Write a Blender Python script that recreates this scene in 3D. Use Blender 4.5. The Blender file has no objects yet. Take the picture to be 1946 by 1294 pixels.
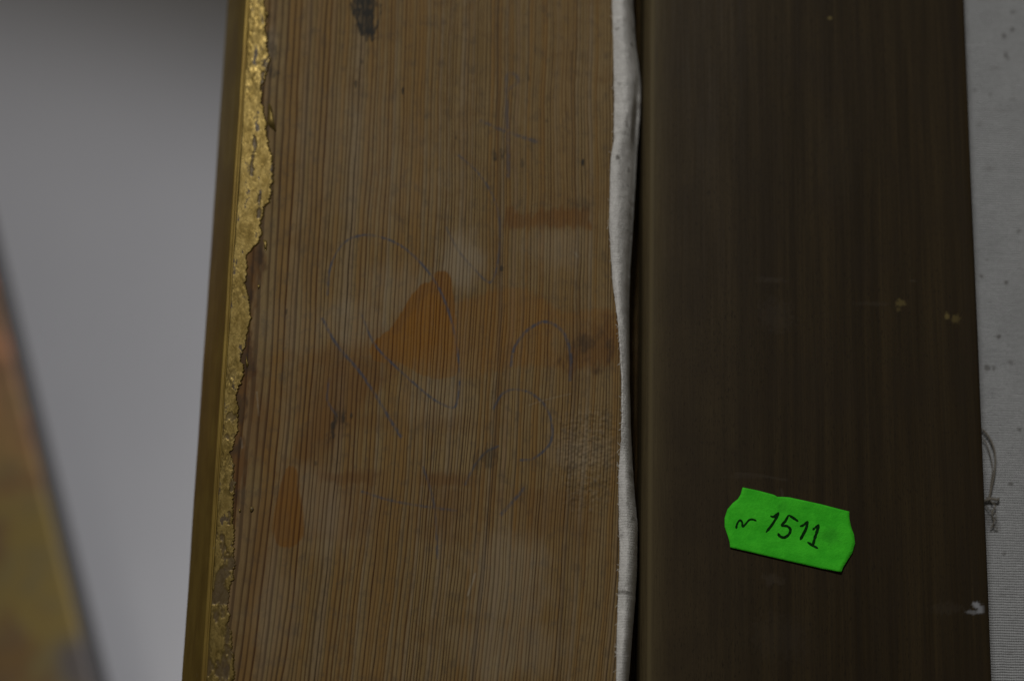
import bpy, math, random
import numpy as np
from mathutils import Matrix, Vector

random.seed(4)
RNG = np.random.default_rng(7)
S = bpy.context.scene
COL = S.collection
MM = 0.001

# ------------------------------------------------------------------ camera
PITCH, ROLL, DIST = math.radians(12.0), math.radians(1.42), 0.308
cam_d = bpy.data.cameras.new('camera')
cam = bpy.data.objects.new('camera', cam_d)
COL.objects.link(cam)
S.camera = cam
cam_d.sensor_width = 23.5
cam_d.lens = 35.0
cam_d.clip_start, cam_d.clip_end = 0.01, 50
ROT = Matrix.Rotation(math.pi / 2 + PITCH, 3, 'X') @ Matrix.Rotation(ROLL, 3, 'Z')
CAM = Vector((0, -DIST * math.cos(PITCH), -DIST * math.sin(PITCH)))
cam.matrix_world = Matrix.Translation(CAM) @ ROT.to_4x4()
cam_d.dof.use_dof = True
cam_d.dof.focus_distance = 0.302
cam_d.dof.aperture_fstop = 3.8

# ------------------------------------------------------------------ world and lamps
W = bpy.data.worlds.new('World')
S.world = W
W.use_nodes = True
W.node_tree.nodes['Background'].inputs[0].default_value = (1.0, 0.89, 0.70, 1)
W.node_tree.nodes['Background'].inputs[1].default_value = 0.055


def spot(name, loc, target, power, cone, blend, radius, color):
    d = bpy.data.lights.new(name, 'SPOT')
    d.energy, d.spot_size, d.spot_blend, d.shadow_soft_size, d.color = power, math.radians(cone), blend, radius, color
    o = bpy.data.objects.new(name, d)
    COL.objects.link(o)
    o.location = loc
    o.rotation_euler = (Vector(target) - Vector(loc)).to_track_quat('-Z', 'Y').to_euler()
    return o


spot('room_lamp', (-0.22, -1.0, 0.75), (0.02, 0, 0.020), 27.5, 25, 0.85, 0.11, (1.0, 0.965, 0.90))
spot('added_wall_spot', (1.2, -0.15, -0.20), (-0.20, 0.42, 0.015), 56.0, 20.2, 0.72, 0.05, (0.965, 0.965, 1.0))  # added spot that brightens the wall and rear painting, no real window

vs = S.view_settings
vs.view_transform, vs.look, vs.exposure, vs.gamma = 'Standard', 'None', 0.0, 1.0
vs.use_curve_mapping = False

# ------------------------------------------------------------------ helpers
F = 35.0 / 23.5 * 1946


def at(px, py, depth=0.0):
    """point of the vertical plane y = depth (m) that the photograph shows at a pixel; returns X, Z"""
    d = ROT @ Vector(((px - 973) / F, -(py - 647) / F, -1))
    t = (depth - CAM.y) / d.y
    p = CAM + d * t
    return p.x, p.z


def pts(lst, depth=0.0):
    return np.array([at(a, b, depth) for a, b in lst])


def spline(p, n=10):
    """Catmull-Rom through the points"""
    p = np.asarray(p, float)
    if len(p) < 3:
        t = np.linspace(0, 1, n)[:, None]
        return p[0] * (1 - t) + p[-1] * t
    q = np.vstack([2 * p[0] - p[1], p, 2 * p[-1] - p[-2]])
    out = []
    for i in range(1, len(q) - 2):
        a, b, c, d = q[i - 1], q[i], q[i + 1], q[i + 2]
        for t in np.linspace(0, 1, n, endpoint=False):
            out.append(0.5 * (2 * b + (c - a) * t + (2 * a - 5 * b + 4 * c - d) * t * t + (3 * b - a - 3 * c + d) * t ** 3))
    out.append(p[-1])
    return np.array(out)


_T = RNG.random((256, 256))


def vnoise(x, y):
    xi, yi = np.floor(x).astype(int), np.floor(y).astype(int)
    fx, fy = x - xi, y - yi
    fx, fy = fx * fx * (3 - 2 * fx), fy * fy * (3 - 2 * fy)
    g = lambda i, j: _T[i % 256, j % 256]
    return (g(xi, yi) * (1 - fx) * (1 - fy) + g(xi + 1, yi) * fx * (1 - fy)
            + g(xi, yi + 1) * (1 - fx) * fy + g(xi + 1, yi + 1) * fx * fy)


def fbm(x, y, o=4):
    s, a, t = 0, 0.5, 0
    for k in range(o):
        s = s + a * vnoise(x * 2 ** k + 17.3 * k, y * 2 ** k + 5.1 * k)
        t += a
        a *= 0.5
    return s / t


def smooth(a, b, x):
    t = np.clip((x - a) / (b - a), 0, 1)
    return t * t * (3 - 2 * t)


def seg_dist(X, Z, line):
    """distance (m) from every point to a polyline, and the parameter along it"""
    best = np.full(X.shape, 1e9)
    for (ax, az), (bx, bz) in zip(line[:-1], line[1:]):
        dx, dz = bx - ax, bz - az
        L = dx * dx + dz * dz + 1e-18
        t = np.clip(((X - ax) * dx + (Z - az) * dz) / L, 0, 1)
        best = np.minimum(best, np.hypot(X - ax - t * dx, Z - az - t * dz))
    return best


def poly_sdf(X, Z, poly):
    """signed distance (m), positive inside"""
    d = seg_dist(X, Z, np.vstack([poly, poly[:1]]))
    ins = np.zeros(X.shape, bool)
    n = len(poly)
    for i in range(n):
        ax, az = poly[i]
        bx, bz = poly[(i + 1) % n]
        c = (az > Z) != (bz > Z)
        with np.errstate(divide='ignore', invalid='ignore'):
            xx = (bx - ax) * (Z - az) / (bz - az) + ax
        ins ^= c & (X < xx)
    return np.where(ins, d, -d)


def mesh_obj(name, verts, faces, mat, parent=None, smooth_shade=True):
    m = bpy.data.meshes.new(name)
    m.from_pydata([tuple(v) for v in verts], [], [tuple(f) for f in faces])
    m.update()
    if smooth_shade:
        m.polygons.foreach_set('use_smooth', [True] * len(m.polygons))
    m.materials.append(mat)
    o = bpy.data.objects.new(name, m)
    COL.objects.link(o)
    if parent is not None:
        o.parent = parent
    return o


def grid_faces(nr, nc, flip=False):
    i = np.arange(nr - 1)[:, None] * nc + np.arange(nc - 1)[None, :]
    q = np.stack([i, i + 1, i + nc + 1, i + nc], -1).reshape(-1, 4)
    return q[:, ::-1] if flip else q


def grid_obj(name, X, Y, Z, mat, parent=None, flip=False, attrs=None):
    """rows x cols arrays become one sheet"""
    nr, nc = X.shape
    v = np.stack([X, Y, Z], -1).reshape(-1, 3)
    f = grid_faces(nr, nc, flip)
    m = bpy.data.meshes.new(name)
    m.vertices.add(len(v))
    m.vertices.foreach_set('co', v.ravel().astype(np.float32))
    m.loops.add(f.size)
    m.loops.foreach_set('vertex_index', f.ravel().astype(np.int32))
    m.polygons.add(len(f))
    m.polygons.foreach_set('loop_start', (np.arange(len(f)) * 4).astype(np.int32))
    m.polygons.foreach_set('use_smooth', np.ones(len(f), bool))
    m.update(calc_edges=True)
    m.validate()
    for k, arr in (attrs or {}).items():
        a = m.attributes.new(k, 'FLOAT_COLOR', 'POINT')
        rgba = np.concatenate([arr.reshape(-1, 3), np.ones((len(v), 1))], 1)
        a.data.foreach_set('color', rgba.ravel().astype(np.float32))
    m.materials.append(mat)
    o = bpy.data.objects.new(name, m)
    COL.objects.link(o)
    if parent is not None:
        o.parent = parent
    return o


def empty(name, loc=(0, 0, 0)):
    o = bpy.data.objects.new(name, None)
    o.empty_display_size = 0.02
    COL.objects.link(o)
    o.location = loc
    return o


def tag(o, label, cat, group=None):
    o['label'], o['category'] = label, cat
    if group:
        o['group'] = group
    return o


def keep(o, parent):
    """parent without moving"""
    o.parent = parent
    o.matrix_parent_inverse = Matrix.Translation(-Vector(parent.location))
    return o


class Nodes:
    """short hand for building shader graphs"""

    def __init__(self, name):
        self.m = bpy.data.materials.new(name)
        self.m.use_nodes = True
        self.t = self.m.node_tree
        self.b = self.t.nodes['Principled BSDF']

    def new(self, kind, **kw):
        n = self.t.nodes.new(kind)
        for k, v in kw.items():
            setattr(n, k, v)
        return n

    def link(self, v, sock):
        if isinstance(v, (int, float)):
            sock.default_value = v
        elif isinstance(v, tuple):
            sock.default_value = v + ((1,) if len(v) == 3 and sock.type == 'RGBA' else ())
        else:
            self.t.links.new(v, sock)

    def math(self, op, a, b=0.0, c=0.0, clamp=False):
        n = self.new('ShaderNodeMath', operation=op, use_clamp=clamp)
        for i, v in enumerate((a, b, c)):
            self.link(v, n.inputs[i])
        return n.outputs[0]

    def mapr(self, v, a, b, c=0.0, d=1.0, mode='SMOOTHSTEP'):
        n = self.new('ShaderNodeMapRange', interpolation_type=mode)
        for i, s in enumerate((v, a, b, c, d)):
            self.link(s, n.inputs[i])
        return n.outputs[0]

    def mix(self, f, a, b, blend='MIX'):
        n = self.new('ShaderNodeMix', data_type='RGBA', blend_type=blend)
        self.link(f, n.inputs[0])
        self.link(a, n.inputs[6])
        self.link(b, n.inputs[7])
        return n.outputs[2]

    def pos(self):
        n = self.new('ShaderNodeTexCoord')
        v = self.new('ShaderNodeVectorMath', operation='SCALE')
        self.t.links.new(n.outputs['Object'], v.inputs[0])
        v.inputs['Scale'].default_value = 1000
        return v.outputs[0]

    def xyz(self, v):
        n = self.new('ShaderNodeSeparateXYZ')
        self.t.links.new(v, n.inputs[0])
        return n.outputs

    def vec(self, x, y, z):
        n = self.new('ShaderNodeCombineXYZ')
        for i, v in enumerate((x, y, z)):
            self.link(v, n.inputs[i])
        return n.outputs[0]

    def scl(self, v, s):
        n = self.new('ShaderNodeVectorMath', operation='MULTIPLY')
        self.t.links.new(v, n.inputs[0])
        n.inputs[1].default_value = s
        return n.outputs[0]

    def noise(self, v, scale=1.0, detail=3.0, rough=0.5, dim='3D', dist=0.0):
        n = self.new('ShaderNodeTexNoise', noise_dimensions=dim)
        self.link(v, n.inputs['W' if dim == '1D' else 'Vector'])
        n.inputs['Scale'].default_value = scale
        n.inputs['Detail'].default_value = detail
        n.inputs['Roughness'].default_value = rough
        n.inputs['Distortion'].default_value = dist
        return n.outputs['Fac']

    def white(self, v):
        n = self.new('ShaderNodeTexWhiteNoise', noise_dimensions='1D')
        self.link(v, n.inputs['W'])
        return n.outputs[0]

    def attr(self, name):
        n = self.new('ShaderNodeAttribute', attribute_name=name)
        s = self.new('ShaderNodeSeparateColor')
        self.t.links.new(n.outputs['Color'], s.inputs[0])
        return s.outputs

    def bump(self, h, strength, dist, normal=None):
        n = self.new('ShaderNodeBump')
        self.link(h, n.inputs['Height'])
        n.inputs['Strength'].default_value = strength
        n.inputs['Distance'].default_value = dist
        if normal is not None:
            self.link(normal, n.inputs['Normal'])
        return n.outputs[0]

    def out(self, color=None, rough=None, normal=None, metal=None, **kw):
        if color is not None:
            self.link(color, self.b.inputs['Base Color'])
        if rough is not None:
            self.link(rough, self.b.inputs['Roughness'])
        if normal is not None:
            self.link(normal, self.b.inputs['Normal'])
        if metal is not None:
            self.link(metal, self.b.inputs['Metallic'])
        for k, v in kw.items():
            self.link(v, self.b.inputs[k])
        return self.m


# ------------------------------------------------------------------ places on the picture (m)
XL = 0.5 * (at(480, 0)[0] + at(392, 1294)[0])          # outer back edge of the frame
XR = at(1187, 647)[0]                                   # where the frame wood ends
D_SIDE = 0.018
XO = at(389, 647, D_SIDE)[0]                            # widest point of the gilded side
D_BAR = 0.0015
SL = at(1221, 647, D_BAR)[0]                            # stretcher bar, left and right edge
SR = at(1862, 647, D_BAR)[0]
D_CAN = 0.0135                                           # canvas sheet
Z0, Z1 = -0.32, 0.32                                    # how far the rails run


# ------------------------------------------------------------------ materials
def m_pine():
    n = Nodes('weathered_pine')
    p = n.pos()
    x, y, z = n.xyz(p)
    u = n.math('SUBTRACT', x, XL * 1000)
    # slow wander of the grain along the board
    wand = n.noise(n.scl(p, (0.035, 0.0, 0.012)), 1, 2, 0.5)
    wand2 = n.noise(n.scl(p, (0.25, 0.0, 0.05)), 1, 2, 0.5)
    sag = n.math('MULTIPLY', n.math('POWER', n.math('MAXIMUM', n.math('MULTIPLY', z, -0.02), 0.0), 2.0), 1.6)
    u = n.math('ADD', n.math('ADD', u, sag), n.math('ADD', n.math('MULTIPLY', n.math('SUBTRACT', wand, 0.5), 3.5),
               n.math('MULTIPLY', n.math('SUBTRACT', wand2, 0.5), 0.9)))
    e = n.math('EXPONENT', n.math('MULTIPLY', u, -1 / 25.0))
    ph = n.math('ADD', n.math('MULTIPLY', u, 1.65), n.math('MULTIPLY', e, 30.0))
    j = n.noise(n.math('MULTIPLY', u, 0.31), 1, 2, 0.6, dim='1D')
    ph = n.math('ADD', ph, n.math('MULTIPLY', j, 1.3))
    fr = n.math('FRACT', ph)
    ring = n.math('FLOOR', ph)
    rnd = n.white(ring)
    rnd2 = n.white(n.math('ADD', ring, 37.7))
    line = n.math('MULTIPLY', n.mapr(fr, 0.42, 0.78), n.mapr(fr, 0.86, 0.99, 1.0, 0.0))
    fibre = n.noise(n.scl(p, (4.5, 0, 0.10)), 1, 4, 0.65)
    fibre2 = n.noise(n.scl(p, (11.0, 0, 0.5)), 1, 3, 0.6)
    along = n.noise(n.scl(p, (0.6, 0, 0.035)), 1, 3, 0.6)
    amp = n.math('MULTIPLY', n.mapr(rnd, 0.0, 1.0, 0.55, 1.0, 'LINEAR'), n.mapr(along, 0.3, 0.62, 0.72, 1.0))
    line = n.math('MULTIPLY', line, amp)
    blot = n.noise(n.scl(p, (0.06, 0, 0.045)), 1, 4, 0.6)
    early = n.mix(n.mapr(blot, 0.3, 0.7), (0.228, 0.154, 0.060), (0.276, 0.198, 0.094))
    rnd3 = n.white(n.math('ADD', ring, 91.3))
    early = n.mix(n.mapr(rnd3, 0.45, 1.0, 0.0, 0.75, 'LINEAR'), early, (0.250, 0.140, 0.038))
    early = n.mix(n.mapr(rnd2, 0.6, 1.0, 0.0, 0.45, 'LINEAR'), early, (0.270, 0.215, 0.150))
    amb = n.noise(n.scl(p, (0.10, 0, 0.07)), 1.3, 4, 0.65, dist=0.4)
    early = n.mix(n.mapr(amb, 0.48, 0.68, 0.0, 0.6), early, (0.200, 0.120, 0.042))
    early = n.mix(n.mapr(fibre, 0.35, 0.68, 0.0, 0.35), early, (0.165, 0.108, 0.056))
    late = n.mix(rnd2, (0.062, 0.022, 0.006), (0.034, 0.019, 0.009))
    c = n.mix(n.math('MULTIPLY', line, 1.05, clamp=True), early, late)
    c = n.mix(n.mapr(fibre2, 0.4, 0.75, 0.0, 0.35), c, (0.10, 0.07, 0.04))
    grim = n.noise(n.scl(p, (0.45, 0, 0.30)), 1, 5, 0.7)
    c = n.mix(n.mapr(grim, 0.48, 0.70, 0.0, 0.5), c, (0.085, 0.066, 0.045))
    speck = n.noise(n.scl(p, (1.8, 0, 0.8)), 1, 3, 0.6)
    c = n.mix(n.mapr(speck, 0.70, 0.80, 0.0, 0.6), c, (0.040, 0.032, 0.026))
    a = n.attr('stain')     # orange varnish, red-brown, pencil
    b = n.attr('wear')      # dark grime, pale bloom, broken fibres
    orange = n.mix(line, (0.250, 0.108, 0.012), (0.085, 0.024, 0.003))
    brown = n.mix(line, (0.150, 0.074, 0.026), (0.052, 0.020, 0.007))
    c = n.mix(n.math('MULTIPLY', a[1], 0.85), c, brown)
    c = n.mix(n.math('MULTIPLY', a[0], n.math('MULTIPLY', n.mapr(fibre, 0.3, 0.7, 0.95, 0.6), n.mapr(a[1], 0.0, 1.0, 1.0, 0.55))), c, orange)
    pale = n.math('MULTIPLY', b[1], n.mapr(line, 0.0, 0.8, 1.0, 0.35))
    c = n.mix(n.math('MULTIPLY', pale, 0.8), c, (0.32, 0.275, 0.205))
    c = n.mix(a[2], c, (0.062, 0.072, 0.100))
    c = n.mix(b[0], c, (0.032, 0.030, 0.026))
    hgt = n.math('ADD', n.math('MULTIPLY', line, -0.55), n.math('MULTIPLY', fibre2, 0.35))
    crk = n.noise(n.scl(p, (1.6, 0, 2.6)), 1, 4, 0.7, dist=0.6)
    hgt = n.math('ADD', hgt, n.math('MULTIPLY', n.math('MULTIPLY', crk, b[2]), 0.8))
    hgt = n.math('ADD', hgt, n.math('MULTIPLY', b[0], 0.6))
    nm = n.bump(hgt, 0.5, 0.00022)
    ro = n.math('SUBTRACT', 0.62, n.math('MULTIPLY', a[0], 0.18))
    n.b.inputs['Specular IOR Level'].default_value = 0.12
    return n.out(c, ro, nm)


def m_gilt(worn):
    n = Nodes('worn_gold_leaf' if worn else 'gilded_side_paint')
    p = n.pos()
    if worn:
        flake = n.noise(n.scl(p, (0.55, 0.55, 0.22)), 1, 5, 0.6, dist=0.3)
        fine = n.noise(n.scl(p, (1.5, 1.5, 0.7)), 1, 3, 0.55, dist=0.8)
        grit = n.noise(p, 4.0, 2, 0.5)
        a = n.attr('loss')
        c = n.mix(n.mapr(flake, 0.35, 0.65), (0.165, 0.114, 0.028), (0.30, 0.220, 0.072))
        c = n.mix(n.mapr(grit, 0.5, 0.8, 0.0, 0.25), c, (0.20, 0.13, 0.04))
        hole = n.math('MAXIMUM', n.mapr(flake, 0.60, 0.635), a[0], clamp=True)
        c = n.mix(n.math('MULTIPLY', hole, 0.9), c, (0.062, 0.036, 0.015))
        metal = n.mapr(hole, 0.0, 1.0, 0.80, 0.0, 'LINEAR')
        ro = n.mapr(fine, 0.3, 0.7, 0.36, 0.58)
        hgt = n.math('ADD', n.math('MULTIPLY', fine, 1.2), n.math('MULTIPLY', hole, -0.3))
        return n.out(c, ro, n.bump(hgt, 0.22, 0.00028), metal)
    streak = n.noise(n.scl(p, (1.2, 1.2, 0.03)), 1, 3, 0.6)
    mott = n.noise(n.scl(p, (0.12, 0.12, 0.08)), 1, 4, 0.6)
    dust = n.noise(n.scl(p, (1.1, 1.1, 0.5)), 1, 2, 0.5)
    c = n.mix(streak, (0.270, 0.180, 0.034), (0.370, 0.260, 0.062))
    c = n.mix(n.mapr(mott, 0.35, 0.65, 0.0, 0.5), c, (0.15, 0.088, 0.018))
    c = n.mix(n.mapr(dust, 0.74, 0.80, 0.0, 0.6), c, (0.42, 0.36, 0.26))
    return n.out(c, n.mapr(streak, 0.3, 0.7, 0.38, 0.55), n.bump(streak, 0.25, 0.0002), 0.55)


def m_bar():
    n = Nodes('dark_stained_stretcher_wood')
    p = n.pos()
    x, y, z = n.xyz(p)
    s1 = n.noise(n.scl(p, (0.42, 0.3, 0.012)), 1, 4, 0.6)
    s2 = n.noise(n.scl(p, (2.3, 0.5, 0.03)), 1, 3, 0.6)
    s3 = n.noise(n.scl(p, (6.0, 1.0, 0.12)), 1, 3, 0.6)
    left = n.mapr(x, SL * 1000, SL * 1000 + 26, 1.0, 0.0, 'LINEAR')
    c = n.mix(n.mapr(s1, 0.3, 0.7), (0.0225, 0.0152, 0.0072), (0.0430, 0.0296, 0.0132))
    c = n.mix(n.math('MULTIPLY', n.mapr(s2, 0.4, 0.65), 0.40), c, (0.019, 0.0145, 0.0085))
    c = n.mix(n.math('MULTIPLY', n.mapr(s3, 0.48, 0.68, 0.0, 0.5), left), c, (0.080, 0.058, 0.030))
    painted_sheen = n.mapr(x, SL * 1000 + 6, SL * 1000 + 30, 0.6, 0.0, 'LINEAR')  # soft gloss on the left of the bar, mixed in as paler colour
    c = n.mix(painted_sheen, c, (0.052, 0.038, 0.021))
    pore = n.noise(n.scl(p, (5.0, 1.0, 0.9)), 1, 3, 0.6)
    c = n.mix(n.mapr(pore, 0.54, 0.70, 0.0, 0.75), c, (0.014, 0.010, 0.006))
    mot = n.noise(n.scl(p, (0.09, 0.1, 0.06)), 1, 4, 0.6)
    c = n.mix(n.mapr(mot, 0.42, 0.68, 0.0, 0.4), c, (0.026, 0.0185, 0.0115))
    a = n.attr('marks')     # grey scuff, ochre speck, white paint
    arris = n.math('MULTIPLY', n.mapr(x, SL * 1000 + 1.2, SL * 1000 + 7.0, 0.62, 0.0), n.mapr(s3, 0.3, 0.6, 0.55, 1.0))  # highlight of the rounded left shoulder, painted into the colour
    painted_highlight = n.math('MULTIPLY', n.mapr(x, SL * 1000 + 0.9, SL * 1000 + 1.6), n.mapr(x, SL * 1000 + 1.8, SL * 1000 + 2.9, 1.0, 0.0))
    arris = n.math('MAXIMUM', arris, painted_highlight)
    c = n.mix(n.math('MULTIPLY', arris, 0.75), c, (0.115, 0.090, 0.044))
    c = n.mix(n.math('MULTIPLY', a[0], 0.22), c, (0.12, 0.105, 0.09))
    c = n.mix(a[1], c, (0.16, 0.125, 0.045))
    c = n.mix(a[2], c, (0.50, 0.53, 0.60))
    hgt = n.math('ADD', n.math('MULTIPLY', s2, 0.5), n.math('MULTIPLY', s3, 0.4))
    n.b.inputs['Specular IOR Level'].default_value = 0.12
    return n.out(c, n.mapr(s2, 0.3, 0.7, 0.50, 0.65), n.bump(hgt, 0.35, 0.00015))


def m_cloth(name, base, dirt, wv=1.0):
    n = Nodes(name)
    p = n.pos()
    x, y, z = n.xyz(p)
    jx = n.noise(n.scl(p, (0.5, 0.5, 0.15)), 1, 2)
    wx = n.math('SINE', n.math('MULTIPLY', n.math('ADD', n.math('ADD', x, y), n.math('MULTIPLY', jx, 0.35)), 2 * math.pi / 0.46))
    wz = n.math('SINE', n.math('MULTIPLY', n.math('ADD', z, n.math('MULTIPLY', jx, 0.30)), 2 * math.pi / 0.52))
    weave = n.math('ADD', n.math('MULTIPLY', wx, 0.35), n.math('MULTIPLY', wz, 0.65))
    slub = n.noise(n.scl(p, (0.22, 0.22, 2.6)), 1, 3, 0.6)
    fuzz = n.noise(p, 3.0, 4, 0.7)
    blot = n.noise(p, 0.11, 4, 0.6)
    d = tuple(v * 0.62 for v in base)
    c = n.mix(n.mapr(slub, 0.35, 0.75, 0.0, 0.40), base, d)
    c = n.mix(n.mapr(weave, -0.8, 0.8, 0.26 * wv, 0.0), c, d)
    c = n.mix(n.mapr(blot, 0.35, 0.7, 0.0, 0.35), c, d)
    c = n.mix(n.mapr(fuzz, 0.38, 0.66, 0.0, 0.6), c, d)
    sp = n.noise(n.scl(p, (0.55, 0.55, 0.75)), 1, 2, 0.5)
    c = n.mix(n.mapr(sp, 0.73, 0.79, 0.0, dirt), c, (0.09, 0.075, 0.055))
    a = n.attr('dirt')
    c = n.mix(n.math('MULTIPLY', a[0], 0.85), c, (0.075, 0.066, 0.052))
    h = n.math('ADD', n.math('MULTIPLY', weave, 0.35 * wv), n.math('MULTIPLY', fuzz, 0.8))
    h = n.math('ADD', h, n.math('MULTIPLY', slub, 0.6 * wv))
    n.b.inputs['Specular IOR Level'].default_value = 0.1
    return n.out(c, 0.95, n.bump(h, 0.8, 0.00028))


def m_wall():
    n = Nodes('matt_white_wall')
    p = n.pos()
    f = n.noise(p, 0.02, 4, 0.6)
    c = n.mix(f, (0.72, 0.72, 0.745), (0.77, 0.77, 0.79))
    return n.out(c, 0.9, n.bump(n.noise(p, 0.4, 3), 0.1, 0.0005))


def m_sticker():
    n = Nodes('fluorescent_green_paper')
    p = n.pos()
    f = n.noise(p, 0.35, 4, 0.6)
    g = n.noise(p, 2.5, 3, 0.6)
    c = n.mix(n.mapr(f, 0.32, 0.68), (0.040, 0.53, 0.016), (0.062, 0.66, 0.024))
    c = n.mix(n.mapr(g, 0.3, 0.7, 0.0, 0.22), c, (0.02, 0.42, 0.015))
    sm = n.attr('smudge')
    c = n.mix(n.math('MULTIPLY', sm[0], 0.55), c, (0.02, 0.20, 0.012))
    n.b.inputs['Specular IOR Level'].default_value = 0.2
    return n.out(c, 0.8, n.bump(n.math('ADD', g, n.math('MULTIPLY', f, 3.0)), 0.5, 0.00018))


def m_ink():
    n = Nodes('dark_ballpoint_ink')
    p = n.pos()
    f = n.noise(p, 3.0, 3, 0.6)
    return n.out(n.mix(n.mapr(f, 0.35, 0.75), (0.004, 0.022, 0.005), (0.007, 0.055, 0.008)), 0.9, None, None, **{'Specular IOR Level': 0.03})


def m_painted():
    n = Nodes('painted_canvas_picture')
    p = n.pos()
    x, y, z = n.xyz(p)
    w = n.noise(p, 0.03, 3, 0.6)
    w2 = n.noise(p, 0.075, 3, 0.6, dist=0.5)
    # z runs up the picture, its top strip rust, then ochre and olive, grey form near the lower right
    zz = n.math('ADD', z, n.math('MULTIPLY', n.math('SUBTRACT', w, 0.5), 70))
    c = n.mix(n.mapr(zz, -40, 60), (0.285, 0.205, 0.060), (0.62, 0.30, 0.17))
    c = n.mix(n.mapr(w2, 0.45, 0.62, 0.0, 0.6), c, (0.215, 0.175, 0.085))
    c = n.mix(n.mapr(w, 0.52, 0.62, 0.0, 0.5), c, (0.17, 0.07, 0.04))
    v = n.new('ShaderNodeVectorMath', operation='DISTANCE')
    n.t.links.new(p, v.inputs[0])
    v.inputs[1].default_value = BLOB
    c = n.mix(n.mapr(n.math('ADD', v.outputs['Value'], n.math('MULTIPLY', w2, 14)), 12, 22, 1.0, 0.0), c, (0.150, 0.130, 0.120))
    return n.out(c, 0.6, n.bump(w2, 0.3, 0.001))


def m_flat(name, a, b, scale=0.3, rough=0.8):
    n = Nodes(name)
    p = n.pos()
    return n.out(n.mix(n.noise(p, scale, 3), a, b), rough)


# ------------------------------------------------------------------ the wall behind
wall_v = [(-2.2, 0.42, -1.6), (2.2, 0.42, -1.6), (2.2, 0.42, 1.8), (-2.2, 0.42, 1.8)]
wall = mesh_obj('wall', wall_v, [(0, 1, 2, 3)], m_wall(), None, False)
wall['kind'] = 'structure'

# ------------------------------------------------------------------ the picture frame
frame = empty('picture_frame', (0.5 * (XL + XR), 0.0, Z0))
tag(frame, 'raw pine back of a picture frame with worn gilded outer edge and pencil scribbles', 'picture frame')

zt, zb = at(973, -60)[1], at(973, 1350)[1]
zd = np.arange(zb, zt, 0.0002)
zrow = np.concatenate([np.linspace(Z0, zb, 60)[:-1], zd, np.linspace(zt, Z1, 60)])
xcol = np.linspace(XL, XR, int((XR - XL) / 0.0002))
X, Z = np.meshgrid(xcol, zrow)
shape = X.shape
mm = lambda v: v * 0.000106                              # one photo pixel on the wood, in metres

orange, brown, pencil = np.zeros(shape), np.zeros(shape), np.zeros(shape)
dark, pale, rough = np.zeros(shape), np.zeros(shape), np.zeros(shape)
n_fine = fbm(X * 2500, Z * 700, 3)
n_mid = fbm(X * 500, Z * 300, 4)
n_big = fbm(X * 90, Z * 70, 4)
jag = (fbm(X * 1800, Z * 500, 3) - 0.5) * 0.0016


def region(poly, soft_in, wob=1.0, soft_out=0.3):
    d = poly_sdf(X, Z, spline(pts(poly + poly[:1]), 5)) + jag * wob
    return smooth(-mm(soft_out), mm(soft_in), d)


# varnish run with its sharp upper edge, and the wide tint to its right
run = region([(735, 628), (757, 600), (777, 565), (800, 541), (819, 531), (824, 519), (840, 514), (854, 521), (862, 555),
              (868, 600), (872, 660), (868, 715), (810, 718), (757, 690), (715, 690), (700, 660)], 4, 0.5)
rim = region([(735, 628), (757, 600), (777, 565), (800, 541), (819, 531), (824, 519), (840, 514), (854, 521), (862, 555), (866, 592), (846, 600), (838, 575), (820, 560), (800, 575), (775, 610), (752, 640)], 8, 0.6, 3)
brown = np.maximum(brown, rim * (0.35 + 0.7 * n_mid))
fade = smooth(at(0, 745)[1], at(0, 610)[1], Z)
orange = np.maximum(orange, run * (0.30 + 0.70 * fade) * (0.70 + 0.5 * n_mid))
tint = region([(862, 575), (900, 560), (950, 546), (1000, 545), (1045, 570), (1075, 592), (1168, 588), (1175, 680), (1100, 705),
               (1000, 700), (930, 712), (868, 715)], 12, 0.8, 4)
orange = np.maximum(orange, tint * 0.5 * (0.6 + 0.6 * n_mid) * smooth(0.15, 0.5, n_big + 0.1) * (0.5 + 0.5 * smooth(at(0, 720)[1], at(0, 640)[1], Z)))
left_tint = region([(465, 690), (560, 668), (650, 652), (735, 628), (760, 700), (700, 760), (640, 850), (560, 900), (480, 890)], 18, 1.2, 14)
brown = np.maximum(brown, left_tint * 0.8 * smooth(0.15, 0.5, n_big) * (0.55 + 0.6 * n_mid))
orange = np.maximum(orange, left_tint * 0.15 * smooth(0.42, 0.62, n_mid))
drop = region([(548, 885), (562, 890), (570, 930), (577, 985), (572, 1025), (548, 1040), (524, 1030), (517, 985), (527, 940), (538, 900)], 4, 0.5, 2)
orange = np.maximum(orange, drop * (0.45 + 0.7 * n_mid))
brown = np.maximum(brown * (1 - drop), drop * 0.75)
pale *= 1 - drop
smear = region([(958, 396), (1000, 405), (1060, 392), (1118, 396), (1122, 436), (1060, 432), (1000, 437), (960, 432)], 10, 1.8, 5)
orange = np.maximum(orange, smear * (0.05 + 0.45 * smooth(0.35, 0.65, fbm(X * 1200, Z * 300, 3))))
brown = np.maximum(brown, smear * (0.55 + 0.5 * n_mid))
olive = region([(1065, 670), (1090, 640), (1140, 610), (1172, 600), (1180, 690), (1130, 705), (1080, 712)], 22, 3, 10)
dark = np.maximum(dark, olive * 0.55 * smooth(0.42, 0.7, n_mid))
brown = np.maximum(brown, olive * 0.8)
top_sm = region([(1050, 395), (1080, 372), (1125, 378), (1120, 402)], 12, 3, 8)
dark = np.maximum(dark, top_sm * 0.35 * smooth(0.4, 0.65, n_mid))
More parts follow.
